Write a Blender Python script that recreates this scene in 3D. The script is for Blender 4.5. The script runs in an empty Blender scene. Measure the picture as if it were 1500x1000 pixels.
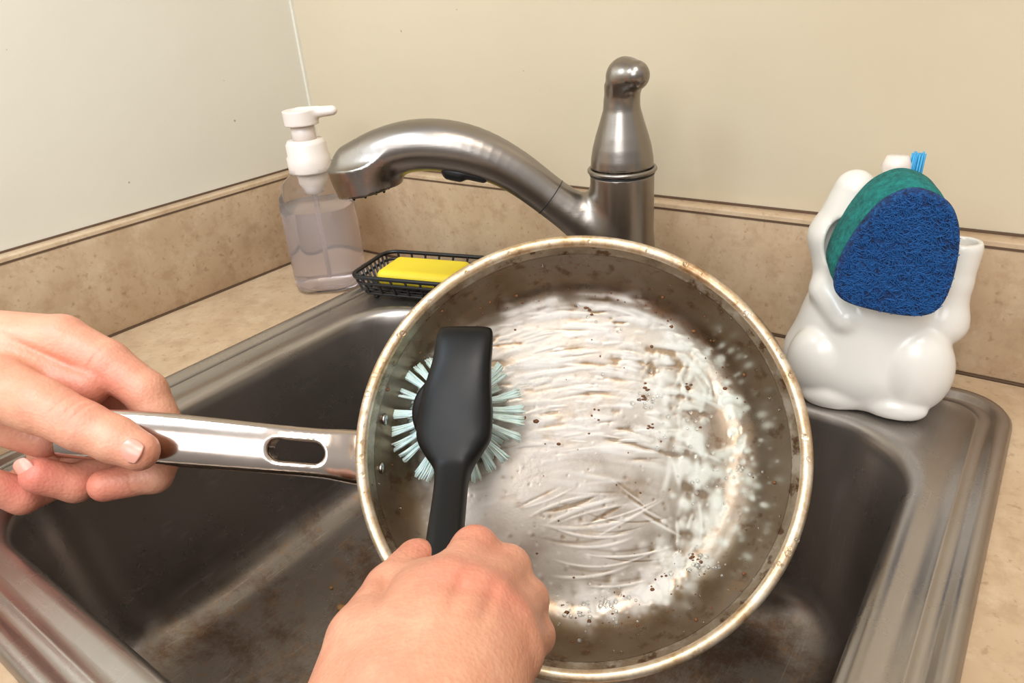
import bpy, bmesh, math, random
import numpy as np
from mathutils import Matrix, Vector
random.seed(7); RNG=np.random.default_rng(7)
scn=bpy.context.scene
try:
    scn.view_settings.view_transform='Standard'
    scn.view_settings.look='None'
except Exception: pass

# ------------------------------------------------------------------ helpers
def lin(r,g,b):
    def c(v):
        v/=255.
        return v/12.92 if v<=.04045 else ((v+.055)/1.055)**2.4
    return (c(r),c(g),c(b),1.)

class NT:
    def __init__(s,name):
        s.m=bpy.data.materials.new(name); s.m.use_nodes=True
        s.t=s.m.node_tree; s.b=s.t.nodes['Principled BSDF']
    def n(s,typ,**kw):
        nd=s.t.nodes.new(typ)
        for k,v in kw.items():
            if k.startswith('i_'):
                key=k[2:].replace('_',' ')
                nd.inputs[key].default_value=v
            else: setattr(nd,k,v)
        return nd
    def l(s,a,b): s.t.links.new(a,b)
    def coord(s,scale=(1,1,1),which='Object'):
        tc=s.n('ShaderNodeTexCoord'); mp=s.n('ShaderNodeMapping'); mp.inputs['Scale'].default_value=scale
        s.l(tc.outputs[which],mp.inputs['Vector']); return mp.outputs['Vector']
    def noise(s,vec,scale,detail=4,rough=.5,dist=0):
        nd=s.n('ShaderNodeTexNoise'); nd.inputs['Scale'].default_value=scale; nd.inputs['Detail'].default_value=detail
        nd.inputs['Roughness'].default_value=rough; nd.inputs['Distortion'].default_value=dist
        s.l(vec,nd.inputs['Vector']); return nd.outputs['Fac']
    def ramp(s,fac,stops,interp='LINEAR'):
        r=s.n('ShaderNodeValToRGB'); r.color_ramp.interpolation=interp
        e=r.color_ramp.elements
        while len(e)<len(stops): e.new(.5)
        for i,(p,c) in enumerate(stops):
            e[i].position=p; e[i].color=c if len(c)==4 else (*c,1)
        s.l(fac,r.inputs['Fac']); return r.outputs['Color']
    def mix(s,fac,a,b,mode='MIX'):
        m=s.n('ShaderNodeMix',data_type='RGBA',blend_type=mode)
        for v,k in ((fac,0),(a,6),(b,7)):
            if hasattr(v,'links'): s.l(v,m.inputs[k])
            else: m.inputs[k].default_value=v
        return m.outputs[2]
    def bump(s,h,strength=.3,dist=.001,prev=None):
        b=s.n('ShaderNodeBump'); b.inputs['Strength'].default_value=strength; b.inputs['Distance'].default_value=dist
        s.l(h,b.inputs['Height'])
        if prev is not None: s.l(prev,b.inputs['Normal'])
        s.l(b.outputs['Normal'],s.b.inputs['Normal']); return b.outputs['Normal']
    def set(s,**kw):
        for k,v in kw.items():
            key={'base':'Base Color','rough':'Roughness','metal':'Metallic','trans':'Transmission Weight','ior':'IOR','coat':'Coat Weight','sss':'Subsurface Weight','spec':'Specular IOR Level','alpha':'Alpha','aniso':'Anisotropic','emit':'Emission Strength'}[k]
            if hasattr(v,'links'): s.l(v,s.b.inputs[key])
            else: s.b.inputs[key].default_value=v
        return s

def g4(v): return (v,v,v,1)
def mesh_obj(name,verts,faces,mat=None,parent=None,smooth=True,coll=None):
    me=bpy.data.meshes.new(name)
    me.from_pydata([tuple(map(float,v)) for v in verts],[],[tuple(int(i) for i in f) for f in faces]); me.update()
    if smooth: me.polygons.foreach_set('use_smooth',[True]*len(me.polygons))
    ob=bpy.data.objects.new(name,me); scn.collection.objects.link(ob)
    if mat: me.materials.append(mat)
    if parent: ob.parent=parent
    return ob
def empty(name,M=Matrix.Identity(4)):
    e=bpy.data.objects.new(name,None); e.empty_display_size=.02; scn.collection.objects.link(e); e.matrix_world=M; return e
def frame(o,x,y,z):
    M=Matrix.Identity(4)
    for i in range(3): M[i][0]=x[i];M[i][1]=y[i];M[i][2]=z[i];M[i][3]=o[i]
    return M
def box(name,lo,hi,mat,parent=None,bevel=0,seg=2):
    bm=bmesh.new(); bmesh.ops.create_cube(bm,size=1)
    for v in bm.verts:
        for i in range(3): v.co[i]=lo[i]+(v.co[i]+.5)*(hi[i]-lo[i])
    if bevel: bmesh.ops.bevel(bm,geom=bm.edges[:],offset=bevel,segments=seg,profile=.5,affect='EDGES')
    me=bpy.data.meshes.new(name); bm.to_mesh(me); bm.free()
    ob=bpy.data.objects.new(name,me); scn.collection.objects.link(ob); me.materials.append(mat)
    if bevel: me.polygons.foreach_set('use_smooth',[True]*len(me.polygons))
    if parent: ob.parent=parent
    return ob
def lathe(name,prof,mat,parent=None,seg=64,sup=None):
    V=[];F=[];n=len(prof)
    for j in range(seg):
        t=2*math.pi*j/seg
        k=1
        if sup: k=1/((abs(math.cos(t))**sup+abs(math.sin(t))**sup)**(1/sup))
        for r,z in prof: V.append((r*k*math.cos(t),r*k*math.sin(t),z))
    for j in range(seg):
        for i in range(n-1):
            a=j*n+i;b=((j+1)%seg)*n+i
            F.append((a,b,b+1,a+1))
    ob=mesh_obj(name,V,F,mat,parent)
    bm=bmesh.new(); bm.from_mesh(ob.data); bmesh.ops.remove_doubles(bm,verts=bm.verts,dist=1e-6); bmesh.ops.recalc_face_normals(bm,faces=bm.faces); bm.to_mesh(ob.data); bm.free()
    return ob
def tube_data(pts,rad,seg=8,closed=False,cap=True):
    pts=[Vector(p) for p in pts]; n=len(pts); V=[];F=[]
    rad=rad if isinstance(rad,(list,tuple)) else [rad]*n
    up=None
    for i,p in enumerate(pts):
        a=pts[(i-1)%n] if (i>0 or closed) else p; b=pts[(i+1)%n] if (i<n-1 or closed) else p
        t=(b-a).normalized()
        if up is None:
            up=Vector((0,0,1)) if abs(t.z)<.9 else Vector((1,0,0))
        x=up-t*up.dot(t); 
        if x.length<1e-6: x=t.orthogonal()
        x.normalize(); y=t.cross(x); up=x
        for k in range(seg):
            th=2*math.pi*k/seg; V.append(p+rad[i]*(math.cos(th)*x+math.sin(th)*y))
    m=n if closed else n-1
    for i in range(m):
        for k in range(seg):
            a=i*seg+k;b=i*seg+(k+1)%seg;c=((i+1)%n)*seg+(k+1)%seg;d=((i+1)%n)*seg+k
            F.append((a,b,c,d))
    if cap and not closed:
        F.append(tuple(range(seg-1,-1,-1))); F.append(tuple((n-1)*seg+k for k in range(seg)))
    return V,F
def merge(parts):
    V=[];F=[]
    for v,f in parts:
        o=len(V); V+=list(v); F+=[tuple(i+o for i in q) for q in f]
    return V,F
def ico_data(c,r,sub=1,scale=(1,1,1)):
    bm=bmesh.new(); bmesh.ops.create_icosphere(bm,subdivisions=sub,radius=1)
    V=[(c[0]+v.co.x*r*scale[0],c[1]+v.co.y*r*scale[1],c[2]+v.co.z*r*scale[2]) for v in bm.verts]
    F=[tuple(v.index for v in f.verts) for f in bm.faces]; bm.free(); return V,F
def spline(St,m):
    P=np.array(St,float); o=[]
    for i in range(len(P)-1):
        p0=P[max(i-1,0)];p1=P[i];p2=P[i+1];p3=P[min(i+2,len(P)-1)]
        for k in range(m):
            t=k/m; o.append(.5*((2*p1)+(-p0+p2)*t+(2*p0-5*p1+4*p2-p3)*t*t+(-p0+3*p1-3*p2+p3)*t**3))
    o.append(P[-1]); return np.array(o)

# SDF toolkit ------------------------------------------------------
def smin(a,b,k):
    h=np.clip(.5+.5*(b-a)/k,0,1); return b+(a-b)*h-k*h*(1-h)
def cone(P,a,b,ra,rb):
    a=np.array(a,np.float32);b=np.array(b,np.float32);ba=b-a;L=float(ba@ba)+1e-12
    pa=P-a; h=np.clip((pa@ba)/L,0,1); return np.sqrt(((pa-h[...,None]*ba)**2).sum(-1))-(ra+(rb-ra)*h)
def ell(P,c,r):
    q=P-np.array(c,np.float32); r=np.array(r,np.float32)
    k0=np.sqrt(((q/r)**2).sum(-1)); k1=np.sqrt(((q/(r*r))**2).sum(-1))+1e-6
    return k0*(k0-1)/k1
def nets(f,lo,hi,h,proj=2):
    lo=np.array(lo,float);hi=np.array(hi,float)
    n=np.ceil((hi-lo)/h).astype(int)+1
    xs=[(lo[i]+h*np.arange(n[i])).astype(np.float32) for i in range(3)]
    F=np.empty(n,np.float32)
    for i0 in range(0,n[0],16):
        G=np.stack(np.meshgrid(xs[0][i0:i0+16],xs[1],xs[2],indexing='ij'),-1)
        F[i0:i0+16]=f(G)
    s=F<0
    cnt=np.zeros(n-1,np.int8)
    for a in (0,1):
        for b in (0,1):
            for c in (0,1):
                cnt+=s[a:n[0]-1+a,b:n[1]-1+b,c:n[2]-1+c]
    act=(cnt>0)&(cnt<8); idx=np.argwhere(act)
    idg=-np.ones(n-1,np.int64); idg[act]=np.arange(len(idx))
    acc=np.zeros((len(idx),3));num=np.zeros(len(idx))
    for ax in range(3):
        o1,o2=[k for k in range(3) if k!=ax]
        for p in (0,1):
            for q in (0,1):
                A=idx.copy();A[:,o1]+=p;A[:,o2]+=q;B=A.copy();B[:,ax]+=1
                fa=F[A[:,0],A[:,1],A[:,2]];fb=F[B[:,0],B[:,1],B[:,2]]
                cr=(fa<0)!=(fb<0)
                t=np.where(cr,fa/np.where(cr,fa-fb,1),0)
                P=A.astype(float);P[:,ax]+=t
                acc[cr]+=P[cr];num[cr]+=1
    V=lo+h*acc/num[:,None]
    for _ in range(proj):
        Vf=V.astype(np.float32); e=h*.3
        f0=f(Vf); g=np.stack([(f(Vf+np.eye(3,dtype=np.float32)[i]*e)-f0)/e for i in range(3)],-1)
        st=f0[:,None]*g/(np.maximum((g**2).sum(-1),.2)[:,None]); L=np.sqrt((st**2).sum(-1))+1e-9
        st*=np.minimum(1,h*.4/L)[:,None]; V=V-st
    Q=[]
    def add(i,j,k,c,neg):
        q=np.stack([idg[i+a,j+b,k+d] for a,b,d in c],-1)
        q=np.where(neg[:,None],q,q[:,::-1]); Q.append(q)
    E=np.argwhere(s[:-1,1:-1,1:-1]!=s[1:,1:-1,1:-1])+[0,1,1]; i,j,k=E.T
    add(i,j,k,[(0,-1,-1),(0,0,-1),(0,0,0),(0,-1,0)],s[i,j,k])
    E=np.argwhere(s[1:-1,:-1,1:-1]!=s[1:-1,1:,1:-1])+[1,0,1]; i,j,k=E.T
    add(i,j,k,[(-1,0,-1),(-1,0,0),(0,0,0),(0,0,-1)],s[i,j,k])
    E=np.argwhere(s[1:-1,1:-1,:-1]!=s[1:-1,1:-1,1:])+[1,1,0]; i,j,k=E.T
    add(i,j,k,[(-1,-1,0),(0,-1,0),(0,0,0),(-1,0,0)],s[i,j,k])
    return V,np.concatenate(Q)
def sdf_obj(name,f,lo,hi,h,mat,parent=None):
    V,Q=nets(f,lo,hi,h); return mesh_obj(name,V.tolist(),Q.tolist(),mat,parent)

# ------------------------------------------------------------------ materials
def m_paint(name,c1,c2):
    m=NT(name); v=m.coord()
    c=m.ramp(m.noise(v,2.2,3),[(.3,c1),(.7,c2)])
    sp=m.ramp(m.noise(v,120,1,.3),[(.0,g4(.8)),(.175,g4(.8)),(.19,g4(0))])
    c=m.mix(sp,c,lin(140,122,100))
    m.set(base=c,rough=.34,spec=.5); b=m.bump(m.noise(v,9,3),.3,.004); m.bump(m.noise(v,160,3),.1,.0006,b); return m.m
def m_lam():
    m=NT('travertine_laminate'); v=m.coord()
    n1=m.noise(v,9,5,.6,.3); n2=m.noise(v,60,6,.7,.2)
    c=m.ramp(n1,[(.3,lin(170,144,114)),(.5,lin(183,158,128)),(.7,lin(194,171,141))])
    c=m.mix(m.ramp(n2,[(.36,g4(.5)),(.52,g4(0))]),c,lin(158,130,101))
    c=m.mix(m.ramp(m.noise(v,34,6,.72),[(.52,g4(0)),(.70,g4(.5))]),c,lin(206,187,159))
    c=m.mix(m.ramp(m.noise(v,150,4,.6),[(.33,g4(.5)),(.40,g4(0))]),c,lin(138,108,82))
    m.set(base=c,rough=.42); m.bump(m.noise(v,200,3),.08,.0005); return m.m
def m_steel(name,c1,c2,rough,scr=(1,60,1),metal=1,st=.08):
    m=NT(name); v=m.coord(scr); v0=m.coord()
    n1=m.noise(v,25,5,.65); n2=m.noise(v0,6,5,.6)
    c=m.mix(n2,c1,c2)
    r=m.ramp(n2,[(.3,g4(rough-.06)),(.7,g4(rough+.1))])
    m.set(base=c,rough=r,metal=metal); m.bump(n1,st,.0006); return m
def simple(name,c,rough=.5,metal=0,**kw):
    m=NT(name); v=m.coord(); n=m.noise(v,40,3)
    c2=tuple(x*.88 for x in c[:3])+(1,)
    m.set(base=m.mix(n,c,c2),rough=rough,metal=metal,**kw); return m.m
PAINT=m_paint('wall_paint',lin(192,178,152),lin(202,189,164)); LAM=m_lam()
PAINT_LIT=m_paint('wall_paint_lit',lin(202,195,178),lin(210,204,188))  # same wall paint, tinted lighter and cooler for light falling on the left wall
SEAM=simple('dark_seam',lin(92,70,52),.6)
CAULK=simple('caulk_white',lin(214,208,192),.5)

# ------------------------------------------------------------------ room shell
box('wall_back',(-.115,.015,-.9),(2.2,.115,1.5),PAINT)
box('wall_left',(-.115,-2.4,-.9),(-.015,.015,1.5),PAINT_LIT)
FL=simple('floor_vinyl',lin(150,130,108),.5)
box('floor',(-.115,-2.4,-.95),(2.2,.115,-.9),FL)
box('trim_1',(-.0153,.0117,.1),(-.0117,.0153,1.5),CAULK)
bs=empty('backsplash')
box('splash_panel',(0,0,0.0015),(2.2,.015,.1),LAM,bs,.0012)
box('seam_line',(0,-.0004,.0945),(2.2,.001,.0962),SEAM,bs)
box('bottom_gap',(0,-.001,0.0002),(2.2,.001,.0016),SEAM,bs)
box('wall_joint',(0,.0135,.0995),(2.2,.0152,.1018),SEAM,bs)
bs2=empty('backsplash')
box('splash_panel',(-.015,-1.2,0.0015),(0,-.0005,.1),LAM,bs2,.0012)
box('seam_line',(-.001,-1.2,.0945),(.0004,-.0005,.0962),SEAM,bs2)
box('bottom_gap',(-.001,-1.2,0.0002),(.001,-.0005,.0016),SEAM,bs2)
box('wall_joint',(-.0152,-1.2,.0995),(-.0135,.014,.1018),SEAM,bs2)

# sink dimensions
SX0,SX1,SY0,SY1=.135,.702,-.505,-.030
BX0,BX1,BY0,BY1=.183,.662,-.467,-.100
def rrect(x0,x1,y0,y1,r,z,n=12,m=6):
    P=[]
    cs=[(x1-r,y1-r,0),(x0+r,y1-r,90),(x0+r,y0+r,180),(x1-r,y0+r,270)]
    for ci,(cx,cy,a0) in enumerate(cs):
        for i in range(n+1):
            t=math.radians(a0+90*i/n); P.append((cx+r*math.cos(t),cy+r*math.sin(t),z))
        nx=cs[(ci+1)%4]; t=math.radians(a0+90)
        e=(nx[0]+r*math.cos(t),nx[1]+r*math.sin(t)); p=P[-1]
        for i in range(1,m): P.append((p[0]+(e[0]-p[0])*i/m,p[1]+(e[1]-p[1])*i/m,z))
    return P
# countertop with cutout
V=[(0.0005,-.62,0),(2.2,-.62,0),(2.2,-.0015,0),(0.0005,-.0015,0)]; ins=.008
V+=[(SX0+ins,SY0+ins,0),(SX1-ins,SY0+ins,0),(SX1-ins,SY1-ins,0),(SX0+ins,SY1-ins,0)]
V+=[(x,y,-.035) for x,y,z in V]
F=[]
for i in range(4):
    j=(i+1)%4; F+=[(i,j,4+j,4+i),(8+j,8+i,12+i,12+j),(i,8+i,8+j,j),(4+i,4+j,12+j,12+i)]
mesh_obj('countertop',V,F,LAM,smooth=False)
CAB=simple('cabinet_wood',lin(150,110,72),.5)
cb=empty('base_cabinet')
box('carcass_side',(0.002,-.58,-.9),(.02,-.002,-.25),CAB,cb); box('carcass_side_2',(1.2,-.58,-.9),(1.22,-.002,-.25),CAB,cb)
box('door_panel_1',(.03,-.60,-.8),(.6,-.582,-.2),CAB,cb,.004); box('door_panel_2',(.61,-.60,-.8),(1.19,-.582,-.2),CAB,cb,.004)
box('face_rail',(.002,-.60,-.195),(1.22,-.582,-.036),CAB,cb,.002)

# ------------------------------------------------------------------ sink
def m_sink():
    m=NT('sink_steel'); v=m.coord((2,70,2)); v0=m.coord()
    n1=m.noise(v,22,5,.65); n2=m.noise(v0,7,6,.65); n3=m.noise(v0,38,5,.7); 
    c=m.mix(n2,lin(144,137,131),lin(178,171,164))
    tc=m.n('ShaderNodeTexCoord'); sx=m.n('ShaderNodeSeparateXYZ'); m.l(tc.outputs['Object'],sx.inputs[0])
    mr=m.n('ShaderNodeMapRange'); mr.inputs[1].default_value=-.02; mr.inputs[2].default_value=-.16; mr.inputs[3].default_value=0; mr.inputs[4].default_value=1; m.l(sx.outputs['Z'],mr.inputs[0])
    bowl_shade=m.mix(n2,lin(118,111,106),lin(150,142,136))
    c=m.mix(mr.outputs[0],c,bowl_shade)  # shade inside the bowl painted into the steel, deepening with depth
    fl=m.ramp(mr.outputs[0],[(.80,g4(0)),(.99,g4(1))])
    st=m.ramp(m.noise(v0,11,10,.78,.2),[(.46,g4(0)),(.58,g4(.75))])
    c=m.mix(m.mix(1.0,st,fl,'MULTIPLY'),c,lin(96,70,52))
    st2=m.ramp(m.noise(v0,46,8,.8,.2),[(.55,g4(0)),(.63,g4(.6))])
    c=m.mix(m.mix(1.0,st2,fl,'MULTIPLY'),c,lin(150,118,88))
    sc=m.ramp(m.noise(m.coord((90,3,3)),9,4,.6),[(.60,g4(0)),(.7,g4(.3))])
    c=m.mix(sc,c,lin(190,184,178))
    r=m.ramp(n2,[(.3,g4(.22)),(.7,g4(.34))])
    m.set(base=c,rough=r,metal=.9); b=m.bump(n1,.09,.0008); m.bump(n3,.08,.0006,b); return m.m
SINK=m_sink()
sk=empty('kitchen_sink')
L=[]
def so(d,z,r): L.append(rrect(SX0+d,SX1-d,SY0+d,SY1-d,max(r-d,.004),z))
so(0,.0002,.034);so(.0006,.003,.034);so(.003,.0056,.034);so(.0065,.0062,.034);so(.0095,.0052,.034);so(.0115,.0028,.034);so(.0135,.0022,.036);so(.0175,.0022,.038);so(.0185,.0030,.038);so(.0200,.0031,.038);so(.0212,.0020,.040)
def bo(d,z,r): L.append(rrect(BX0+d,BX1-d,BY0+d,BY1-d,r,z))
bo(-.012,.0018,.068);bo(-.006,.0030,.063);bo(-.002,.0026,.060);bo(.0015,.0003,.058);bo(.0035,-.004,.057);bo(.005,-.012,.056);bo(.009,-.05,.055);bo(.013,-.10,.054);bo(.017,-.13,.055)
for k in range(1,8):
    t=k/7*math.pi/2; bo(.017+.035*(1-math.cos(t)),-.13-.035*math.sin(t),.056+.01*k/7)
bo(.09,-.167,.05);bo(.13,-.169,.04)
n=len(L[0]); V=[p for l in L for p in l]; F=[]
for a in range(len(L)-1):
    for i in range(n):
        j=(i+1)%n; F.append((a*n+i,a*n+j,(a+1)*n+j,(a+1)*n+i))
F.append(tuple((len(L)-1)*n+i for i in range(n)))
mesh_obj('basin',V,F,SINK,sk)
CHR=m_steel('drain_chrome',lin(170,168,165),lin(190,188,184),.2).m
DARK=simple('dark_rubber',lin(22,22,23),.5)
dr=lathe('drain',[(0,.001),(.006,.0015),(.008,.006),(.012,.006),(.014,.001),(.03,.0005),(.038,.003),(.043,.004),(.045,.0)],CHR,sk); dr.location=(.42,-.28,-.169)
cr=[];
for k in range(14):
    x,y=random.uniform(.24,.4),random.uniform(-.44,-.2); cr.append(ico_data((x,y,-.1665),random.uniform(.0006,.0014),1,(1.4,1,.6)))
cr.append(ico_data((.30,-.30,-.1660),.0035,2,(1.2,.9,.5)))
CRUMB=simple('food_crumb',lin(150,108,60),.7)
V,F=merge(cr); mesh_obj('crumbs',V,F,CRUMB,sk)

# ------------------------------------------------------------------ faucet
NICK=m_steel('brushed_nickel',lin(134,127,120),lin(160,152,144),.29,(1,1,40)).m
BLK=simple('black_plastic',lin(20,20,21),.35)
fd=Vector((-.878,-.478,0)).normalized()
fN=Vector((0,0,1)).cross(fd)
fa=empty('kitchen_faucet',frame((.432,-.07,.0032),fd,fN,(0,0,1)))
SPP=spline([(0,.075,.0195),(.028,.102,.0172),(.052,.121,.0150),(.080,.1435,.0160),(.105,.157,.0180),(.13,.1640,.0192),(.155,.1655,.0190),(.180,.1605,.0190),(.203,.1515,.0185)],4)
def fauc(P):
    rad=np.sqrt(P[...,0]**2+P[...,1]**2); z=P[...,2]
    rr=.0235+.003*np.clip((.03-z)/.03,0,1)
    body=np.maximum(np.maximum(rad-rr,z-.1385),-z)
    d=None
    for a,b in zip(SPP[:-1],SPP[1:]):
        c=cone(P,(a[0],0,a[1]),(b[0],0,b[1]),a[2],b[2]); d=c if d is None else np.minimum(d,c)
    ax=np.array([.16,0,1.]);ax/=np.linalg.norm(ax); q=P-np.array((.197,0,.150),np.float32)
    h=q@ax.astype(np.float32); ra=np.sqrt(np.maximum((q**2).sum(-1)-h*h,0))
    head=np.maximum(np.maximum(ra-(.0246+.05*np.clip(-h,-.02,.02)),h-.004),-h-.016)
    d=smin(d,head,.012)
    d=np.where(P[...,0]>.15,np.maximum(d,-(h+.0165)),d)
    return smin(body,d,.012)
sdf_obj('body_and_spout',fauc,(-.03,-.03,-.001),(.232,.03,.19),.0013,NICK,fa)
def lever(P):
    rad=np.sqrt(P[...,0]**2+P[...,1]**2); z=P[...,2]
    R=np.interp(z,[.140,.150,.158,.166,.175,.184,.194,.202],[.0232,.0226,.0212,.0190,.0161,.0133,.0110,.0108]).astype(np.float32)
    b=np.maximum(np.maximum((rad-R)*.9,.1435-z),z-.200)
    c=cone(P,(0,0,.192),(-.0025,.004,.206),.0106,.0126)
    e=cone(P,(-.0025,.004,.206),(-.009,.011,.2075),.0126,.0100)
    return smin(b,smin(c,e,.004),.006)
sdf_obj('lever',lever,(-.03,-.03,.14),(.03,.04,.235),.0013,NICK,fa)
def torus(name,c,axis,R,r,mat,parent,seg=48):
    ax=Vector(axis).normalized(); x=ax.orthogonal().normalized(); y=ax.cross(x)
    V,F=tube_data([Vector(c)+R*(math.cos(t)*x+math.sin(t)*y) for t in [2*math.pi*i/seg for i in range(seg)]],r,10,True)
    return mesh_obj(name,V,F,mat,parent)
torus('collar_ring',(0,0,.1415),(0,0,1),.0238,.0018,NICK,fa); torus('collar_gap',(0,0,.1388),(0,0,1),.0232,.0009,DARK,fa)
torus('spout_seam',(.054,0,.1225),(.03,0,.0245),.0148,.0005,DARK,fa)
lathe('escutcheon',[(0.02,0),(.032,0),(.032,.003),(.029,.006),(.025,.008),(.02,.008)],NICK,fa)
nz=lathe('spray_face',[(0,.0),(.018,.0),(.0215,.0012),(.0225,.003)],BLK,fa); nz.location=(.1945,0,.1322); nz.rotation_euler=(0,.16,0)
nb=[]
for k in range(26):
    t=k*2.4; r=.0185*math.sqrt((k+.5)/26); nb.append(ico_data((r*math.cos(t),r*math.sin(t),-.0004),.0012,1))
V,F=merge(nb); o=mesh_obj('spray_nubs',V,F,DARK,fa); o.location=nz.location; o.rotation_euler=nz.rotation_euler
bt=sdf_obj('spray_button',lambda P: smin(cone(P,(-.014,0,-.004),(.013,0,.003),.0045,.0045),cone(P,(.004,0,-.003),(.012,0,-.001),.004,.004),.004),(-.03,-.01,-.012),(.03,.01,.012),.001,BLK,fa); bt.location=(.117,.007,.1455)

# ------------------------------------------------------------------ soap dispenser
def m_clear(name,c,rough=.08,ior=1.25,tr=.9):
    m=NT(name); m.set(base=c,rough=rough,ior=ior,trans=tr); return m.m
sd=empty('soap_dispenser',Matrix.Translation((.093,-.086,0.0005))@Matrix.Rotation(math.radians(38),4,'Z'))
BOT=m_clear('clear_plastic',lin(248,245,242),.05,1.12,.97)
LIQ=m_clear('liquid_soap',lin(234,224,222),.12,1.15,.85)
WPL=simple('white_plastic',lin(228,216,206),.35)
lathe('bottle',[(0,.0),(.028,.0),(.034,.003),(.0355,.009),(.0355,.088),(.034,.100),(.029,.111),(.0205,.118),(.019,.120),(.019,.124)],BOT,sd,72,3.2)
lathe('liquid',[(0,.003),(.028,.003),(.0325,.006),(.034,.011),(.034,.0845),(.033,.085),(0,.085)],LIQ,sd,72,3.2)
lathe('collar',[(.0,.119),(.0205,.119),(.021,.121),(.021,.134),(.0195,.136),(.0195,.146),(.017,.150),(.0,.150)],WPL,sd)
lathe('pump_neck',[(0,.149),(.0115,.149),(.0115,.163),(.009,.164),(0,.164)],WPL,sd)
lathe('dip_tube',[(0.0001,.01),(.0022,.01),(.0022,.119),(.0001,.119)],LIQ,sd,16)
lathe('pump_housing',[(0.0001,.096),(.009,.097),(.0095,.101),(.013,.106),(.014,.119),(.0001,.119)],WPL,sd,32)
def pump(P):
    rad=np.sqrt(P[...,0]**2+P[...,1]**2); z=P[...,2]
    a=np.maximum(rad-.0165,np.abs(z-.171)-.007)
    b=cone(P*np.array([1,1,1.2],np.float32),(0,0,.174*1.2),(.031,-.0,.175*1.2),.0075,.0055)
    return smin(a,b,.004)
pm=sdf_obj('pump_head',pump,(-.022,-.022,.158),(.042,.022,.19),.0011,WPL,sd)
pm.rotation_euler=(0,0,math.radians(-2))

# ------------------------------------------------------------------ soap dish + soap
wire=simple('black_wire',lin(24,23,23),.4)
sdh=empty('soap_dish',Matrix.Translation((.207,-.064,.0032))@Matrix.Rotation(math.radians(14),4,'Z'))
def rr2(w,d,r,z): return rrect(-w,w,-d,d,r,z,5,3)
parts=[tube_data(rr2(.062,.037,.014,.025),.0022,8,True),tube_data(rr2(.060,.035,.013,.018),.0015,8,True),tube_data(rr2(.054,.030,.010,.006),.0015,8,True)]
for i in range(9):
    y=-.026+.052*i/8
    parts.append(tube_data([(-.060,y*1.15,.024),(-.056,y,.008),(-.05,y,.0062),(.05,y,.0062),(.056,y,.008),(.060,y*1.15,.024)],.0013,6))
for i in range(7):
    x=-.045+.09*i/6
    parts.append(tube_data([(x*1.08,-.036,.024),(x,-.031,.008),(x,-.026,.005),(x,.026,.005),(x,.031,.008),(x*1.08,.036,.024)],.0013,6))
for sx in (-1,1):
    for sy in (-1,1): parts.append(ico_data((sx*.042,sy*.024,.0022),.0032,2))
V,F=merge(parts); mesh_obj('wire_basket',V,F,wire,sdh)
YEL=NT('yellow_soap'); v=YEL.coord(); YEL.set(base=YEL.mix(YEL.noise(v,30,4),lin(244,222,56),lin(232,204,40)),rough=.5,sss=.05); YEL.bump(YEL.noise(v,150,3),.15,.0006)
def soap(P):
    q=np.abs(P)-np.array([.043,.0235,.0085],np.float32)+np.array([.007,.007,.0075],np.float32)
    return np.sqrt((np.maximum(q,0)**2).sum(-1))+np.minimum(q.max(-1),0)-.007
sb=empty('soap_bar',Matrix.Translation((.209,-.064,.0225))@Matrix.Rotation(math.radians(14),4,'Z'))
sdf_obj('bar',soap,(-.048,-.03,-.012),(.048,.03,.012),.0014,YEL.m,sb)

# ------------------------------------------------------------------ ceramic holder
HX,HY=.615,-.055
tv=Vector((.989,.148,0)).normalized(); bv=Vector((0,0,1)).cross(tv)
CER=NT('white_ceramic'); CER.set(base=lin(218,214,206),rough=.26,coat=.15); CER.bump(CER.noise(CER.coord(),30,3),.06,.001)
ch=empty('ceramic_cat_sponge_holder',frame((HX,HY,.0035),tv,bv,(0,0,1)))
def cat(P):
    d=ell(P,(-.004,0,.022),(.0535,.041,.040))
    d=smin(d,ell(P,(-.003,.0,.052),(.0450,.036,.036)),.012)
    d=smin(d,ell(P,(-.001,.002,.080),(.038,.031,.032)),.014)
    d=smin(d,ell(P,(.004,.006,.104),(.034,.024,.022)),.010)
    d=smin(d,ell(P,(-.030,-.022,.026),(.022,.018,.027)),.002)
    d=smin(d,ell(P,(.024,-.022,.030),(.024,.019,.031)),.002)
    d=smin(d,ell(P,(-.020,-.032,.006),(.019,.009,.009)),.003)
    d=smin(d,ell(P,(.018,-.032,.006),(.019,.009,.009)),.003)
    d=smin(d,cone(P,(-.032,-.012,.074),(-.018,-.026,.062),.012,.011),.003)
    e=smin(cone(P,(-.026,-.004,.080),(-.0325,-.002,.108),.016,.0165),cone(P,(-.0325,-.002,.108),(-.0250,0,.138),.0160,.0125),.004)
    d=smin(d,e,.006)
    a=smin(cone(P,(.026,-.006,.046),(.036,-.010,.060),.014,.0140),cone(P,(.036,-.010,.060),(.0375,-.008,.086),.0130,.0105),.006)
    a=smin(a,cone(P,(.0375,-.008,.086),(.0385,-.005,.1065),.0105,.0115),.003)
    d=smin(d,a,.003)
    d=np.maximum(d,np.where(P[...,0]>.022,P[...,2]-.1115,-1))
    d=np.maximum(d,-cone(P,(.0390,-.004,.106),(.0390,-.004,.13),.0072,.0072))
    d=-smin(-d,ell(P,(-.010,-.022,.113),(.018,.026,.026)),.003)
    d=-smin(-d,ell(P,(-.0290,-.018,.108),(.0085,.012,.016)),.002)
    return np.maximum(d,-P[...,2])
sdf_obj('cat_body',cat,(-.065,-.06,-.002),(.07,.05,.158),.0014,CER.m,ch)
tb=empty('bottle_brush',frame((HX,HY,.0),tv,bv,(0,0,1)))
BLU=simple('blue_bristle',lin(60,160,210),.5)
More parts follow.
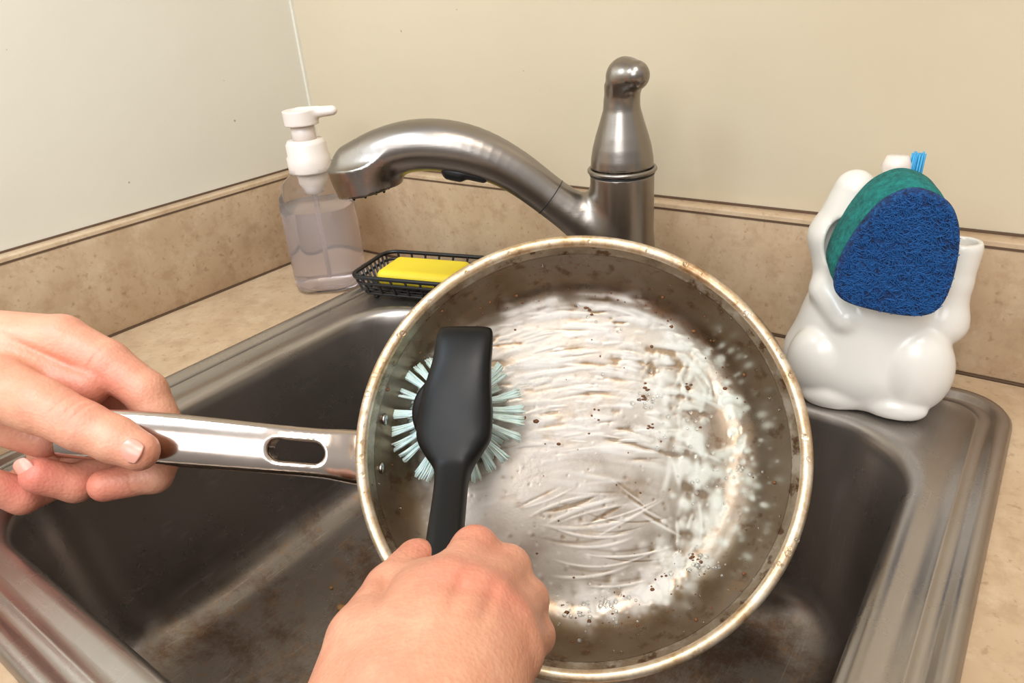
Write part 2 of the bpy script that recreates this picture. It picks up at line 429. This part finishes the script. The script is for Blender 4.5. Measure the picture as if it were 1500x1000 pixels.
V,F=tube_data([(.0,.004,.127),(-.002,.003,.14),(-.004,.002,.158),(-.004,.002,.163)],[.005,.006,.0085,.006],16); mesh_obj('handle',V,F,WPL,tb)
pr=[]
for k in range(40):
    t=random.uniform(0,6.28); r=random.uniform(0,.004)
    p=(.006+r*math.cos(t),.004+r*math.sin(t),.14); pr.append(tube_data([p,(p[0]*1.0+.001,p[1],.164+random.uniform(-.001,.001))],.0006,5))
V,F=merge(pr); mesh_obj('bristles',V,F,BLU,tb)

# ------------------------------------------------------------------ scrub sponge
sp=empty('scrub_sponge',frame((HX,-.1,.0),tv,bv,(0,0,1)))
out=[(-19,90),(-20,102),(-14,122),(-4,141),(4,149),(15,154),(27,151),(36,144),(41,130),(42,109),(40,92),(35,83),(24,80),(6,81),(-12,84)]
out=[(a/1000,b/1000) for a,b in out]
for _ in range(3):
    o2=[]
    for i in range(len(out)):
        p,q=out[i],out[(i+1)%len(out)]; o2+=[(p[0]*.75+q[0]*.25,p[1]*.75+q[1]*.25),(p[0]*.25+q[0]*.75,p[1]*.25+q[1]*.75)]
    out=o2
cx=sum(p[0] for p in out)/len(out); cz=sum(p[1] for p in out)/len(out)
ev=Vector((-.009,.026,.006)).normalized()
def slab(name,d0,d1,mat,shr=0,tilt=.10):
    V=[];F=[];n=len(out)
    rings=[(d0,.0),(d0,.45),(d0,.8),(d0,.96),(d0+.0012,1.0),((d0+d1)/2,1.012),(d1-.0012,1.0),(d1,.96),(d1,.6),(d1,0)]
    for d,s in rings:
        for p in out:
            x=cx+(p[0]-cx)*s*(1-shr); z=cz+(p[1]-cz)*s*(1-shr)
            V.append(Vector((x,(z-cz)*tilt,z))+ev*d)
    for a in range(len(rings)-1):
        for i in range(n):
            j=(i+1)%n; F.append((a*n+i,a*n+j,(a+1)*n+j,(a+1)*n+i))
    o=mesh_obj(name,V,F,mat,sp)
    bm=bmesh.new(); bm.from_mesh(o.data); bmesh.ops.remove_doubles(bm,verts=bm.verts,dist=1e-6); bmesh.ops.recalc_face_normals(bm,faces=bm.faces); bm.to_mesh(o.data); bm.free(); return o
BS=NT('blue_scrub_pad'); v=BS.coord(); n1=BS.noise(v,330,4,.7)
BS.set(base=BS.ramp(n1,[(.32,lin(0,16,44)),(.5,lin(2,54,112)),(.68,lin(16,98,164))]),rough=.75); BS.bump(n1,1.,.004)
TS=NT('teal_sponge'); v=TS.coord(); n1=TS.noise(v,260,4,.7)
TS.set(base=TS.ramp(n1,[(.3,lin(4,78,78)),(.6,lin(16,118,112)),(.8,lin(40,140,130))]),rough=.9); TS.bump(n1,.7,.002)
slab('scrub_pad',0,.007,BS.m); slab('foam_back',.007,.033,TS.m,.02)
BF=simple('blue_fibre',lin(14,84,150),.6)
pr=[]
for k in range(1900):
    i=random.randrange(len(out)); s=math.sqrt(random.random())*.97; p=out[i]; q=out[(i+1)%len(out)]; f=random.random()
    px=p[0]+(q[0]-p[0])*f; pz=p[1]+(q[1]-p[1])*f
    x=cx+(px-cx)*s; z=cz+(pz-cz)*s; b0=Vector((x,(z-cz)*.1,z))
    th=random.uniform(0,6.28); L_=random.uniform(.001,.0028)*(1 if s<.9 else .5); dv=Vector((math.cos(th),0,math.sin(th)))*L_
    pr.append(tube_data([b0-dv,b0+ev*-random.uniform(.0005,.0014),b0+dv],.00022,3,cap=False))
V,F=merge(pr); mesh_obj('fibres',V,F,BF,sp)

# ------------------------------------------------------------------ working frame (pan, brush, hands)
C=Vector((.5075,-.2555,.0293)); fs=Vector((.8477,.5304,0)).normalized(); fz=Vector((.4294,-.6863,.587)).normalized(); fu=fz.cross(fs).normalized()
MF=frame(C,fs,fu,fz)
MP=MF@Matrix.Translation((-.0022,.0064,0))@Matrix.Rotation(math.radians(3),4,'Y')@Matrix.Rotation(math.radians(-2),4,'X')@Matrix.Diagonal((1.0,.970,1,1))
pan=empty('frying_pan',MP)
def m_pansteel():
    m=NT('pan_steel'); v=m.coord(); n2=m.noise(v,22,7,.7,.5); n3=m.noise(v,90,4,.6); n4=m.noise(v,50,6,.7)
    c=m.ramp(n2,[(.3,lin(108,88,66)),(.5,lin(148,132,112)),(.7,lin(178,164,144))])
    c=m.mix(m.ramp(n4,[(.5,g4(0)),(.62,g4(.5))]),c,lin(184,176,162))
    c=m.mix(m.ramp(n3,[(.56,g4(0)),(.64,g4(.85))]),c,lin(88,56,30))
    m.set(base=c,rough=m.ramp(n2,[(.3,g4(.22)),(.7,g4(.38))]),metal=m.ramp(n4,[(.5,g4(.95)),(.64,g4(.5))])); m.bump(n4,.12,.0006); return m.m
PST=m_pansteel()
def m_rim():
    m=NT('pan_rim_steel'); v=m.coord(); n2=m.noise(v,34,8,.75); n3=m.noise(v,110,4,.6)
    c=m.ramp(n2,[(.34,lin(158,120,78)),(.46,lin(202,174,138)),(.58,lin(222,206,182)),(.75,lin(238,230,216))])
    c=m.mix(m.ramp(n3,[(.6,g4(0)),(.7,g4(.5))]),c,lin(128,92,58))
    m.set(base=c,rough=.32,metal=.65); m.bump(n2,.2,.0008); return m.m
RIM=m_rim()
R_in=[tuple(p) for p in spline([(.082,-.0430),(.091,-.0427),(.099,-.0410),(.106,-.0372),(.1118,-.0312),(.1162,-.0236),(.1196,-.0155),(.1224,-.0077),(.1243,-.0025)],6)]
lathe('shell',R_in[::-1]+[(0,-.0432)],PST,pan,160)
lathe('outer_shell',[(.1255,-.0015),(.1250,-.006),(.123,-.013),(.1195,-.022),(.1150,-.0315),(.109,-.0395),(.101,-.0455),(.090,-.048),(0,-.048)],PST,pan,128)
lathe('rim',[(.1240,-.0035),(.1243,-.001),(.1256,.0004),(.1286,.0006),(.1305,-.0003),(.1302,-.0018),(.1275,-.0026),(.1250,-.0032)],RIM,pan,160)
NR,NA=280,760
rs=np.concatenate([np.linspace(.0005,.100,225),np.linspace(.1005,.1215,NR-225)])
prof=np.array([(0,-.043)]+R_in); hz=np.interp(rs,prof[:,0],prof[:,1])+.0004
ang=np.linspace(0,2*np.pi,NA,endpoint=False)
RR,AA=np.meshgrid(rs,ang,indexing='ij'); HH=np.repeat(hz[:,None],NA,1)
A=RR*np.cos(AA)*1000; B=RR*np.sin(AA)*1000; r=RR*1000
foam=np.zeros_like(A)
def stroke(x,y,th,L,w,k,amp):
    c,s=math.cos(th),math.sin(th); p=(A-x)*c+(B-y)*s; q=-(A-x)*s+(B-y)*c-k*p*p
    m=np.abs(p)<L*1.1
    foam[m]+=amp*np.exp(-(q[m]/w)**2)*np.clip((L-np.abs(p[m]))/(L*.5),0,1)
def blob(x,y,rr,amp):
    d2=((A-x)**2+(B-y)**2)/rr**2; m=d2<6; foam[m]+=amp*np.exp(-d2[m])
U=RNG.uniform
for k in range(340):
    x,y=U(-90,80),U(-4,102)
    stroke(x,y,-(x-5)/230+U(-.16,.16),U(4,20),U(.8,2.1),-U(.0005,.004),U(-.7,.75))
for k in range(110):
    x,y=U(-90,60),U(0,95)
    stroke(x,y,-(x-5)/230+U(-.2,.2),U(3,10),U(.5,1.1),-.002,U(.2,.8))
for k in range(60):
    x,y=U(-85,50),U(-38,12); stroke(x,y,-(x-5)/260+U(-.25,.25),U(6,20),U(.8,2.4),-.001,U(-.3,.4))
for k in range(14):
    y=-46-k*3.0; stroke(18+U(-14,14),y,U(-.12,.12),U(14,34),U(.5,1.1),.0065+U(-.0015,.0015),U(.4,.8)*(1 if k%2 else -.5))
for k in range(9):
    stroke(-26+k*7,-30-k*1.8,.36+U(-.15,.15),U(14,30),U(.5,1.2),U(-.005,.005),U(.35,.75)*(1 if k%3 else -1))
for k in range(6):
    stroke(30+k*4,-26-k*4.6,-.60+U(-.12,.12),U(10,22),U(.5,1.2),U(-.004,.005),U(.35,.75)*(1 if k%2 else -1))
for k in range(60):
    t=U(.2,3.3); rr_=U(88,106); stroke(rr_*math.cos(t),rr_*math.sin(t),t+math.pi/2,U(4,16),U(.8,2.2),.005,U(.1,.9))
path=np.array([(34,60),(56,44),(68,22),(72,0),(76,-26),(70,-52),(56,-74),(38,-90),(12,-98),(-10,-100)],float)
for k in range(800):
    t=U(0,len(path)-1.001); i=int(t); p=path[i]*(1-(t-i))+path[i+1]*(t-i)
    blob(p[0]+RNG.normal(0,8),p[1]+RNG.normal(0,7),U(.7,4.2),U(-.4,.66))
for k in range(60): blob(U(40,95),U(-60,60),U(3,9),U(-.25,.25))
for k in range(44): stroke(U(50,86),U(-60,50),1.45+U(-.4,.4),U(4,14),U(.8,2.2),.008,U(-.3,.6))
for k in range(60): blob(U(-95,20),U(-104,-88),U(1,4),U(.2,.6))
for k in range(700): blob(U(-100,100),U(-100,100),U(.5,1.6),U(-.4,.4))
for k in range(220):
    t=U(-1.4,1.1); rr_=U(94,120); blob(rr_*math.cos(t),rr_*math.sin(t),U(.6,2.8),U(.2,.7))
base=.27+.13*np.exp(-(((A-0)/65)**2+((B-35)/50)**2))-.22*np.clip((A-74)/22,0,1)-.04*np.exp(-(((A+20)/50)**2+((B+75)/30)**2))-.04*np.exp(-(((A-30)/30)**2+((B+10)/30)**2))
base=base+.09*np.sin(A*.11+1.5*np.sin(B*.05))*np.sin(B*.09+1.3*np.sin(A*.07))
edge=112+3*np.sin(AA*5+1)+2.5*np.sin(AA*11)+2*np.sin(AA*23)+1.2*np.sin(AA*41+2)
mask=np.clip((edge-r)/17,0,1)
mask*=(1-.5*np.clip((A-84)/14,0,1))
wallpatch=np.clip((A-80)/14,0,1)*.55*np.clip((121-r)/4,0,1)
foamv=np.clip(base+foam*.64,0,1.3)*mask+np.clip(foam,0,1)*wallpatch
Z=HH+foamv*.00045
X_=RR*np.cos(AA);Y_=RR*np.sin(AA)
V=np.stack([X_,Y_,Z],-1).reshape(-1,3)
ii,jj=np.meshgrid(np.arange(NR-1),np.arange(NA),indexing='ij'); j2=(jj+1)%NA
Q=np.stack([ii*NA+jj,(ii+1)*NA+jj,(ii+1)*NA+j2,ii*NA+j2],-1).reshape(-1,4)
def m_soapy():
    m=NT('soapy_steel'); at=m.n('ShaderNodeAttribute',attribute_name='foam'); v=m.coord()
    n1=m.noise(v,45,6,.65); n2=m.noise(v,320,4,.6); n3=m.noise(v,14,4,.6); n4=m.noise(v,30,8,.75,.6); n5=m.noise(v,90,4,.6)
    metal=m.ramp(n3,[(.3,lin(112,92,68)),(.5,lin(132,116,98)),(.7,lin(146,132,118))])
    metal=m.mix(m.ramp(n5,[(.57,g4(0)),(.66,g4(.6))]),metal,lin(90,62,38))
    film=m.ramp(at.outputs['Fac'],[(.0,g4(0)),(.12,g4(.16)),(.30,g4(.44)),(.50,g4(.68)),(.85,g4(1))])
    wh=m.mix(n1,lin(186,179,171),lin(228,223,216))
    sxx=m.n('ShaderNodeSeparateXYZ'); m.l(v,sxx.inputs[0])
    gr=m.n('ShaderNodeMapRange'); gr.inputs[1].default_value=.03; gr.inputs[2].default_value=.10; m.l(sxx.outputs['X'],gr.inputs[0])
    wh=m.mix(gr.outputs[0],wh,lin(198,202,190))
    c=m.mix(film,metal,wh)
    c=m.mix(m.ramp(n4,[(.56,g4(0)),(.68,g4(.5))]),c,lin(158,126,90))
    m.set(base=c,metal=m.ramp(at.outputs['Fac'],[(.1,g4(.88)),(.35,g4(.35)),(.65,g4(.0))]),rough=m.ramp(n1,[(.35,g4(.26)),(.7,g4(.44))]),spec=.4)
    m.bump(n2,.12,.0006); return m.m
fo=mesh_obj('soap_film',V.tolist(),Q.tolist(),m_soapy(),pan)
at=fo.data.attributes.new('foam','FLOAT','POINT'); at.data.foreach_set('value',foamv.astype(np.float32).ravel())
def surf(x,y):
    rr_=math.hypot(x,y); return float(np.interp(rr_,prof[:,0],prof[:,1]))
WAT=m_clear('water',(1,1,1,1),.02,1.33,1.)
dp=[]
for k in range(42):
    t=U(-.6,3.8); rr_=U(.1255,.1290); dp.append(ico_data((rr_*math.cos(t),rr_*math.sin(t),.0004),U(.0007,.0022),2,(1,1,.55)))
for k in range(60):
    t=U(0,6.28); rr_=U(.112,.122); x,y=rr_*math.cos(t),rr_*math.sin(t); dp.append(ico_data((x,y,surf(x,y)+.0003),U(.0005,.0014),1,(1,1,.7)))
V,F=merge(dp); mesh_obj('water_drops',V,F,WAT,pan)
dp=[]
for cx_,cy_,nn,sp_ in ((44,32,14,5),(70,-72,26,8),(0,-100,26,12),(20,-96,20,10),(84,-20,24,14),(60,10,14,14),(10,85,10,20),(-70,70,8,10)):
    for k in range(nn):
        x,y=(cx_+RNG.normal(0,sp_))/1000,(cy_+RNG.normal(0,sp_*.6))/1000
        if math.hypot(x,y)<.116: dp.append(ico_data((x,y,surf(x,y)+.0010),U(.0006,.0017),1,(1,1,.8)))
V,F=merge(dp); mesh_obj('soap_bubbles',V,F,m_clear('bubble',(.95,.97,.95,1),.03,1.2,.85),pan)
dp=[]
for k in range(230):
    t=U(0,6.28); rr_=U(.01,.121)
    if k<100: t=U(.2,2.9); rr_=U(.100,.122)
    if 100<=k<180: t=U(4.0,5.6); rr_=U(.090,.12)
    x,y=rr_*math.cos(t),rr_*math.sin(t); dp.append(ico_data((x,y,surf(x,y)+.0008),U(.0003,.0008) if k%9 else U(.0009,.0016),1,(U(.7,1.5),1,.5)))
for cx_,cy_ in ((42,34),(47,15),(45,40),(10,92),(68,-68),(72,40)):
    for k in range(5): dp.append(ico_data(((cx_+U(-2.5,2.5))/1000,(cy_+U(-2.5,2.5))/1000,surf(cx_/1000,cy_/1000)+.0009),U(.0006,.0013),1,(1.3,.8,.6)))
V,F=merge(dp); mesh_obj('burnt_bits',V,F,simple('burnt_bits',lin(112,70,36),.6),pan)
rv=[]
for yy in (-.010,.020):
    t=math.pi-yy/.118; rr_=.1190; rv.append(ico_data((rr_*math.cos(t),rr_*math.sin(t),-.017),.0040,2,(.5,1,1)))
V,F=merge(rv); mesh_obj('rivets',V,F,CHR,pan)
HS=m_steel('polished_handle',lin(172,158,147),lin(192,178,167),.13,(1,1,1),1,.02).m
ha=[-.330,-.31,-.29,-.25,-.19,-.16,-.148,-.138,-.128]
hb=[.0205,.0202,.0195,.0155,.0088,.0055,.0040,.0025,.0018]
hc=[.006,.005,.004,.001,-.004,-.010,-.014,-.018,-.020]
hw=[.0135,.0150,.0155,.0158,.0150,.0150,.0160,.0168,.0165]
HAS=spline(np.stack([ha,hb,hc,hw],-1),5)
def handle(P):
    a=P[...,0]; cb=np.interp(a,HAS[:,0],HAS[:,1]);cc=np.interp(a,HAS[:,0],HAS[:,2]);w=np.interp(a,HAS[:,0],HAS[:,3])
    b=P[...,1]-cb; c=P[...,2]-cc
    ht=.0066-.0034*(b/w)**2
    q1=np.abs(b)-w+.003; q2=np.abs(c)-ht+.003
    d=np.sqrt(np.maximum(q1,0)**2+np.maximum(q2,0)**2)+np.minimum(np.maximum(q1,q2),0)-.003
    d=np.maximum(d,np.maximum(-.318-a,a+.1275))
    slot=np.sqrt((a-np.clip(a,-.1815,-.162))**2+b**2)-.0062
    d=-smin(-d,slot,.003)
    return d*.9
MH=MP.inverted()@MF
ho=sdf_obj('handle',handle,(-.326,-.022,-.034),(-.124,.042,.018),.0011,HS,pan); ho.matrix_parent_inverse=MH
bk=lathe('handle_bracket',[(0,0),(.017,0),(.0175,.002),(.0165,.006),(.013,.009),(0,.009)],PST,pan,48,3.5); bk.matrix_parent_inverse=MH; bk.matrix_basis=Matrix.Translation((-.1215,.0018,-.020))@Matrix.Rotation(math.radians(-90),4,'Y')@Matrix.Scale(.5,4,(1,0,0))

# ------------------------------------------------------------------ dish brush
br=empty('dish_brush',MF)
BB=NT('brush_black'); v=BB.coord(); BB.set(base=lin(6,6,7),spec=.3,rough=BB.ramp(BB.noise(v,30,3),[(.3,g4(.34)),(.7,g4(.48))])); BB=BB.m
St=[(-66.5,75,8,14.5,2.5),(-66.6,73.5,9,15.8,4),(-67,68,11.5,16.5,5.5),(-68,56,14,16.8,6.8),(-69.3,46,15,18,7.5),(-71,34,15.5,20,8.2),(-72.2,20,16,21.2,8.4),(-72.8,11,17,20.5,8.4),(-72.8,3,18.5,16,8.2),(-72.6,-4,21,11,7.8),(-72.4,-11,26,9.2,7.4),(-72,-22,35,8.9,7.4),(-71.5,-40,50,9.2,7.8),(-70,-70,75,10,8),(-68,-100,100,9,7.6),(-67,-112,110,6.5,6),(-66.6,-115,112.5,2,2)]
S=spline(St,5); V=[];F=[];K=36
for i,s in enumerate(S):
    c=Vector(s[:3])/1000; a=Vector(S[max(i-1,0)][:3]);b=Vector(S[min(i+1,len(S)-1)][:3]); t=(b-a).normalized()
    x=Vector((1,0,0)); x=(x-t*x.dot(t)).normalized(); y=t.cross(x)
    for k in range(K):
        th=2*math.pi*k/K; e=3.4
        kk=1/((abs(math.cos(th))**e+abs(math.sin(th))**e)**(1/e))
        V.append(c+x*(s[3]/1000*kk*math.cos(th))+y*(s[4]/1000*kk*math.sin(th)))
for i in range(len(S)-1):
    for k in range(K): F.append((i*K+k,i*K+(k+1)%K,(i+1)*K+(k+1)%K,(i+1)*K+k))
F.append(tuple(range(K))[::-1]); F.append(tuple((len(S)-1)*K+k for k in range(K)))
o=mesh_obj('handle_and_head',V,F,BB,br)
bm=bmesh.new(); bm.from_mesh(o.data); bmesh.ops.recalc_face_normals(bm,faces=bm.faces); bm.to_mesh(o.data); bm.free()
hd=lathe('bristle_plate',[(0,.004),(.021,.004),(.023,.002),(.023,-.006),(.021,-.008),(0,-.008)],BB,br,48); hd.location=(-.075,.027,.009)
MINT=NT('mint_bristle'); MINT.set(base=lin(230,243,236),rough=.4,sss=.3); MINT.b.inputs['Subsurface Scale'].default_value=.003; MINT=MINT.m
pr=[]
bc=Vector((-.075,.027,.002)); ec=Vector((-.0785,.026,-.033))
for ring,(r0,r1,nn) in enumerate(((.006,.010,8),(.012,.022,14),(.017,.033,20),(.020,.0410,24))):
    for k in range(nn):
        t=2*math.pi*(k+.5*ring)/nn+U(-.09,.09); dx=Vector((math.cos(t),math.sin(t),0)); tx=Vector((-dx.y,dx.x,0)); rj=U(-.0025,.0015)
        for q in range(22):
            o1=U(-.0009,.0009);o2=U(-.0009,.0009);sp1=U(-.0029,.0029);sp2=U(-.0014,.0014)+rj
            p0=bc+dx*(r0+o2)+tx*o1; zc=0 if ring<3 else .011
            p3=ec+dx*(r1+sp2)+tx*sp1+Vector((0,0,zc+U(-.001,.002))); p1=p0.lerp(p3,.45)+Vector((0,0,-.005)) - dx*.0015
            p2=p0.lerp(p3,.8)+Vector((0,0,-.003))
            pr.append(tube_data([p0,p1,p2,p3],.0006,5))
V,F=merge(pr); mesh_obj('bristles',V,F,MINT,br)

# ------------------------------------------------------------------ hands
def m_skin():
    m=NT('skin'); v=m.coord(); at=m.n('ShaderNodeAttribute',attribute_name='red')
    n1=m.noise(v,28,5,.6); n2=m.noise(v,120,4,.6); n3=m.noise(v,420,3,.6)
    c=m.ramp(n1,[(.3,lin(204,144,116)),(.55,lin(216,159,130)),(.75,lin(226,173,145))])
    c=m.mix(m.ramp(n2,[(.35,g4(.3)),(.65,g4(0))]),c,lin(196,126,100))
    c=m.mix(at.outputs['Fac'],c,lin(204,106,92))
    vo=m.n('ShaderNodeTexVoronoi'); vo.inputs['Scale'].default_value=480; m.l(v,vo.inputs['Vector'])
    m.set(base=c,rough=.46,sss=.1); m.b.inputs['Subsurface Radius'].default_value=(1,.35,.2); m.b.inputs['Subsurface Scale'].default_value=.004
    b=m.bump(n2,.25,.0014); b=m.bump(vo.outputs['Distance'],.3,.0006,b); m.bump(n3,.18,.0004,b); return m.m
SKIN=m_skin()
NAIL=simple('fingernail',lin(222,160,142),.25); 
def hand_sdf(chains,palm,creases,kf=.003,kp=.012):
    def f(P):
        pd=None
        for a,b,ra,rb in palm:
            c=cone(P,a,b,ra,rb); pd=c if pd is None else smin(pd,c,kp)
        d=pd
        for ch in chains:
            cd=None
            for (a,ra),(b,rb) in zip(ch[:-1],ch[1:]):
                c=cone(P,a,b,ra,rb); cd=c if cd is None else smin(cd,c,.003)
            d=smin(d,cd,kf)
        for p,ax,w,dep,sz in creases:
            q=P-np.array(p,np.float32); ax=np.array(ax,np.float32); ax=ax/np.linalg.norm(ax)
            d=d+dep*np.exp(-((q@ax)/w)**2-((q**2).sum(-1))/(sz*sz))
        return d
    return f
def make_hand(name,chains,palm,creases,reds,lo,hi,h,nails,kf=.003,kp=.012):
    e=empty(name,MF)
    f=hand_sdf(chains,palm,creases,kf,kp)
    V,Q=nets(f,lo,hi,h)
    o=mesh_obj('skin_surface',V.tolist(),Q.tolist(),SKIN,e)
    rd=np.zeros(len(V))
    for p,s,a in reds: rd+=a*np.exp(-((V-np.array(p))**2).sum(-1)/(s*s))
    at=o.data.attributes.new('red','FLOAT','POINT'); at.data.foreach_set('value',np.clip(rd,0,1).astype(np.float32))
    for c,dr_,nm,L_,W_ in nails:
        d=Vector(dr_).normalized(); n_=Vector(nm); n_=(n_-d*n_.dot(d)).normalized(); s_=n_.cross(d); VV=[];FF=[]
        NU,NV=14,14
        for i in range(NU+1):
            for j in range(NV+1):
                x=2*i/NU-1;y=2*j/NV-1
                xx=x*math.sqrt(1-y*y/2.6);yy=y*math.sqrt(1-x*x/2.6)
                p=xx*L_;q=yy*W_
                hgt=-(q*q)/(2*W_*1.15)-(p*p)/(2*.03)
                VV.append(Vector(c)+d*p+s_*q+n_*hgt)
        for i in range(NU):
            for j in range(NV):
                a=i*(NV+1)+j; FF.append((a,a+NV+1,a+NV+2,a+1))
        no=mesh_obj('nail',VV,FF,NAIL,e); md=no.modifiers.new('s','SOLIDIFY'); md.thickness=.0008; md.offset=0
    return e
# left hand (holding pan handle)
lw=(-.425,.074,.010)
LC=[
 [((-.328,.0785,-.002),.0170),((-.300,.065,-.007),.0145),((-.276,.0465,-.013),.0132),((-.262,.016,-.021),.0118),((-.266,-.0060,-.012),.0106),((-.290,-.0112,.000),.0098)],
 [((-.332,.060,-.022),.0140),((-.302,.034,-.040),.0120),((-.300,.004,-.028),.0115),((-.313,-.0100,-.006),.0112),((-.326,-.0045,.009),.0108)],
 [((-.346,.044,-.028),.0135),((-.330,.018,-.044),.0115),((-.334,-.006,-.028),.0105),((-.346,-.017,-.004),.0108),((-.356,-.010,.010),.0104)],
 [((-.362,.030,-.026),.0120),((-.356,.004,-.038),.0105),((-.364,-.012,-.020),.0098),((-.378,-.018,-.002),.0092)],
 [((-.398,.050,.018),.0220),((-.345,.0465,.024),.0190),((-.316,.036,.0265),.0163),((-.290,.0235,.0235),.0144),((-.272,.0155,.020),.0134),((-.2575,.0085,.0185),.0114)],
]
LP=[(lw,(-.328,.0785,-.002),.031,.0170),(lw,(-.333,.060,-.020),.026,.0150),(lw,(-.347,.045,-.026),.023,.014),((-.425,.055,.005),(-.362,.032,-.022),.022,.013),(lw,(-.345,.048,.018),.023,.017),
    ((-.395,.06,.0),(-.308,.050,-.003),.022,.0135),((-.36,.03,.0),(-.34,.02,-.01),.016,.014),(lw,(-.50,.074,.10),.030,.031),((-.50,.074,.10),(-.56,.078,.20),.031,.036)]
LCr=[((-.285,.030,.038),(.9,-.42,0),.0012,.0009,.012),((-.290,.032,.038),(.9,-.42,0),.0012,.0009,.012),((-.296,.035,.038),(.9,-.42,0),.0012,.0006,.012),((-.330,.070,.012),(.45,.9,0),.0022,.0016,.024),((-.300,-.016,.006),(1,0,0),.0012,.0006,.01),
     ((-.272,-.016,.0),(1,.1,0),.0012,.0006,.01),((-.3,.062,.006),(.8,-.5,0),.0014,.0008,.014)]
LR=[((-.29,.026,.03),.016,.3),((-.257,.008,.02),.014,.35),((-.30,.050,.0),.026,.5),((-.325,-.004,.014),.018,.8),((-.29,-.012,0),.018,.6),((-.35,-.012,0),.02,.6),((-.322,.085,0),.016,.2)]
LN=[((-.2560,.0085,.0302),(.033,-.017,-.005),(0.05,.0,1),.0068,.0066),((-.3290,-.0010,.0194),(-.6,.75,.2),(-.2,.05,.97),.0064,.0058)]
make_hand('hand',LC,LP,LCr,LR,(-.605,-.035,-.065),(-.24,.122,.245),.0014,LN)
# right hand (holding brush)
rw=(-.065,-.120,.172)
RC=[
 [((-.0600,-.056,.094),.0140),((-.054,-.043,.066),.0115),((-.062,-.047,.044),.0098),((-.080,-.057,.044),.0086)],
 [((-.0470,-.060,.094),.0135),((-.039,-.052,.062),.0112),((-.048,-.060,.040),.0096),((-.064,-.070,.044),.0086)],
 [((-.0365,-.070,.094),.0125),((-.0300,-.066,.064),.0104),((-.040,-.075,.046),.0092),((-.056,-.083,.052),.0084)],
 [((-.0320,-.081,.096),.0115),((-.0265,-.081,.068),.0095),((-.034,-.088,.055),.0085),((-.046,-.094,.062),.0078)],
 [((-.092,-.100,.132),.0220),((-.0950,-.076,.104),.0170),((-.0905,-.060,.078),.0135),((-.0840,-.049,.058),.0112)],
]
RP=[(rw,(-.062,-.060,.098),.025,.0160),(rw,(-.048,-.063,.098),.025,.0150),(rw,(-.038,-.073,.097),.024,.0135),((-.060,-.120,.168),(-.036,-.084,.097),.023,.0125),
    (rw,(-.088,-.082,.110),.024,.0200),((-.075,-.09,.13),(-.068,-.066,.098),.022,.0165),((-.08,-.075,.11),(-.074,-.058,.082),.018,.014),(rw,(-.056,-.175,.27),.027,.032),((-.056,-.175,.27),(-.05,-.245,.39),.032,.037)]
RCr=[((-.082,-.062,.100),(.75,.6,0),.003,.0020,.020),((-.055,-.052,.110),(.2,1,-.2),.002,.0006,.012),((-.0545,-.055,.112),(1,-.3,0),.003,.0015,.014),((-.0425,-.062,.110),(1,-.3,0),.003,.0015,.014),
     ((-.060,-.0435,.075),(.2,1,-.6),.0013,.0005,.010),((-.045,-.050,.075),(.2,1,-.6),.0013,.0005,.010)]
RR_=[((-.060,-.05,.105),.014,.35),((-.045,-.052,.104),.013,.3),((-.032,-.06,.1),.013,.3),((-.052,-.032,.07),.016,.35),((-.085,-.05,.06),.018,.4)]
make_hand('hand',RC,RP,RCr,RR_,(-.125,-.29,.025),(.005,-.02,.40),.0015,[((-.0935,-.045,.0600),(.005,.012,-.02),(-.8,.3,.3),.006,.0055)],.005,.012)

# ------------------------------------------------------------------ lights
def area(name,loc,tgt,size,power,col,sy=None):
    ld=bpy.data.lights.new(name,'AREA'); ld.energy=power; ld.color=col; ld.size=size
    if sy: ld.shape='RECTANGLE'; ld.size_y=sy
    o=bpy.data.objects.new(name,ld); scn.collection.objects.link(o); o.location=loc
    d=Vector(tgt)-Vector(loc); o.rotation_euler=d.to_track_quat('-Z','Y').to_euler(); return o
area('window_daylight',(.75,-1.6,1.0),(-.0,-.4,.25),.9,16,(.93,.96,1.0),.9)
area('ceiling_light',(.9,-.75,1.35),(.5,-.25,0),.5,10,(1,.92,.82),.5)
area('left_wall_fill',(.22,-.58,.62),(-.12,-.28,.36),.25,3.0,(.72,.86,1.0),.25)  # added fill lamp brightening the left wall, no window modelled here
w=bpy.data.worlds.new('room'); scn.world=w; w.use_nodes=True; t=w.node_tree
bg=t.nodes['Background']; tc=t.nodes.new('ShaderNodeTexCoord'); sx=t.nodes.new('ShaderNodeSeparateXYZ'); rp=t.nodes.new('ShaderNodeValToRGB')
t.links.new(tc.outputs['Generated'],sx.inputs[0])
mr=t.nodes.new('ShaderNodeMapRange'); mr.inputs[1].default_value=-1; mr.inputs[2].default_value=1; t.links.new(sx.outputs['Z'],mr.inputs[0]); t.links.new(mr.outputs[0],rp.inputs['Fac'])
e=rp.color_ramp.elements; e[0].position=.3; e[0].color=(.18,.165,.155,1); e[1].position=.75; e[1].color=(.98,.96,.94,1)
x=e.new(.5); x.color=(.42,.41,.40,1)
t.links.new(rp.outputs['Color'],bg.inputs['Color']); bg.inputs['Strength'].default_value=.86

# ------------------------------------------------------------------ camera
cd=bpy.data.cameras.new('camera'); cd.sensor_width=36; cd.sensor_fit='HORIZONTAL'; cd.lens=1061/1500*36; cd.clip_start=.01
co=bpy.data.objects.new('camera',cd); scn.collection.objects.link(co)
Rm=[[0.80665,-0.21077,0.55217],[0.58647,0.40119,-0.70363],[-0.07322,0.89142,0.44723]]
M=Matrix.Identity(4)
for i in range(3):
    for j in range(3): M[i][j]=Rm[i][j]
M[0][3],M[1][3],M[2][3]=.688,-.544,.276
co.matrix_world=M; scn.camera=co
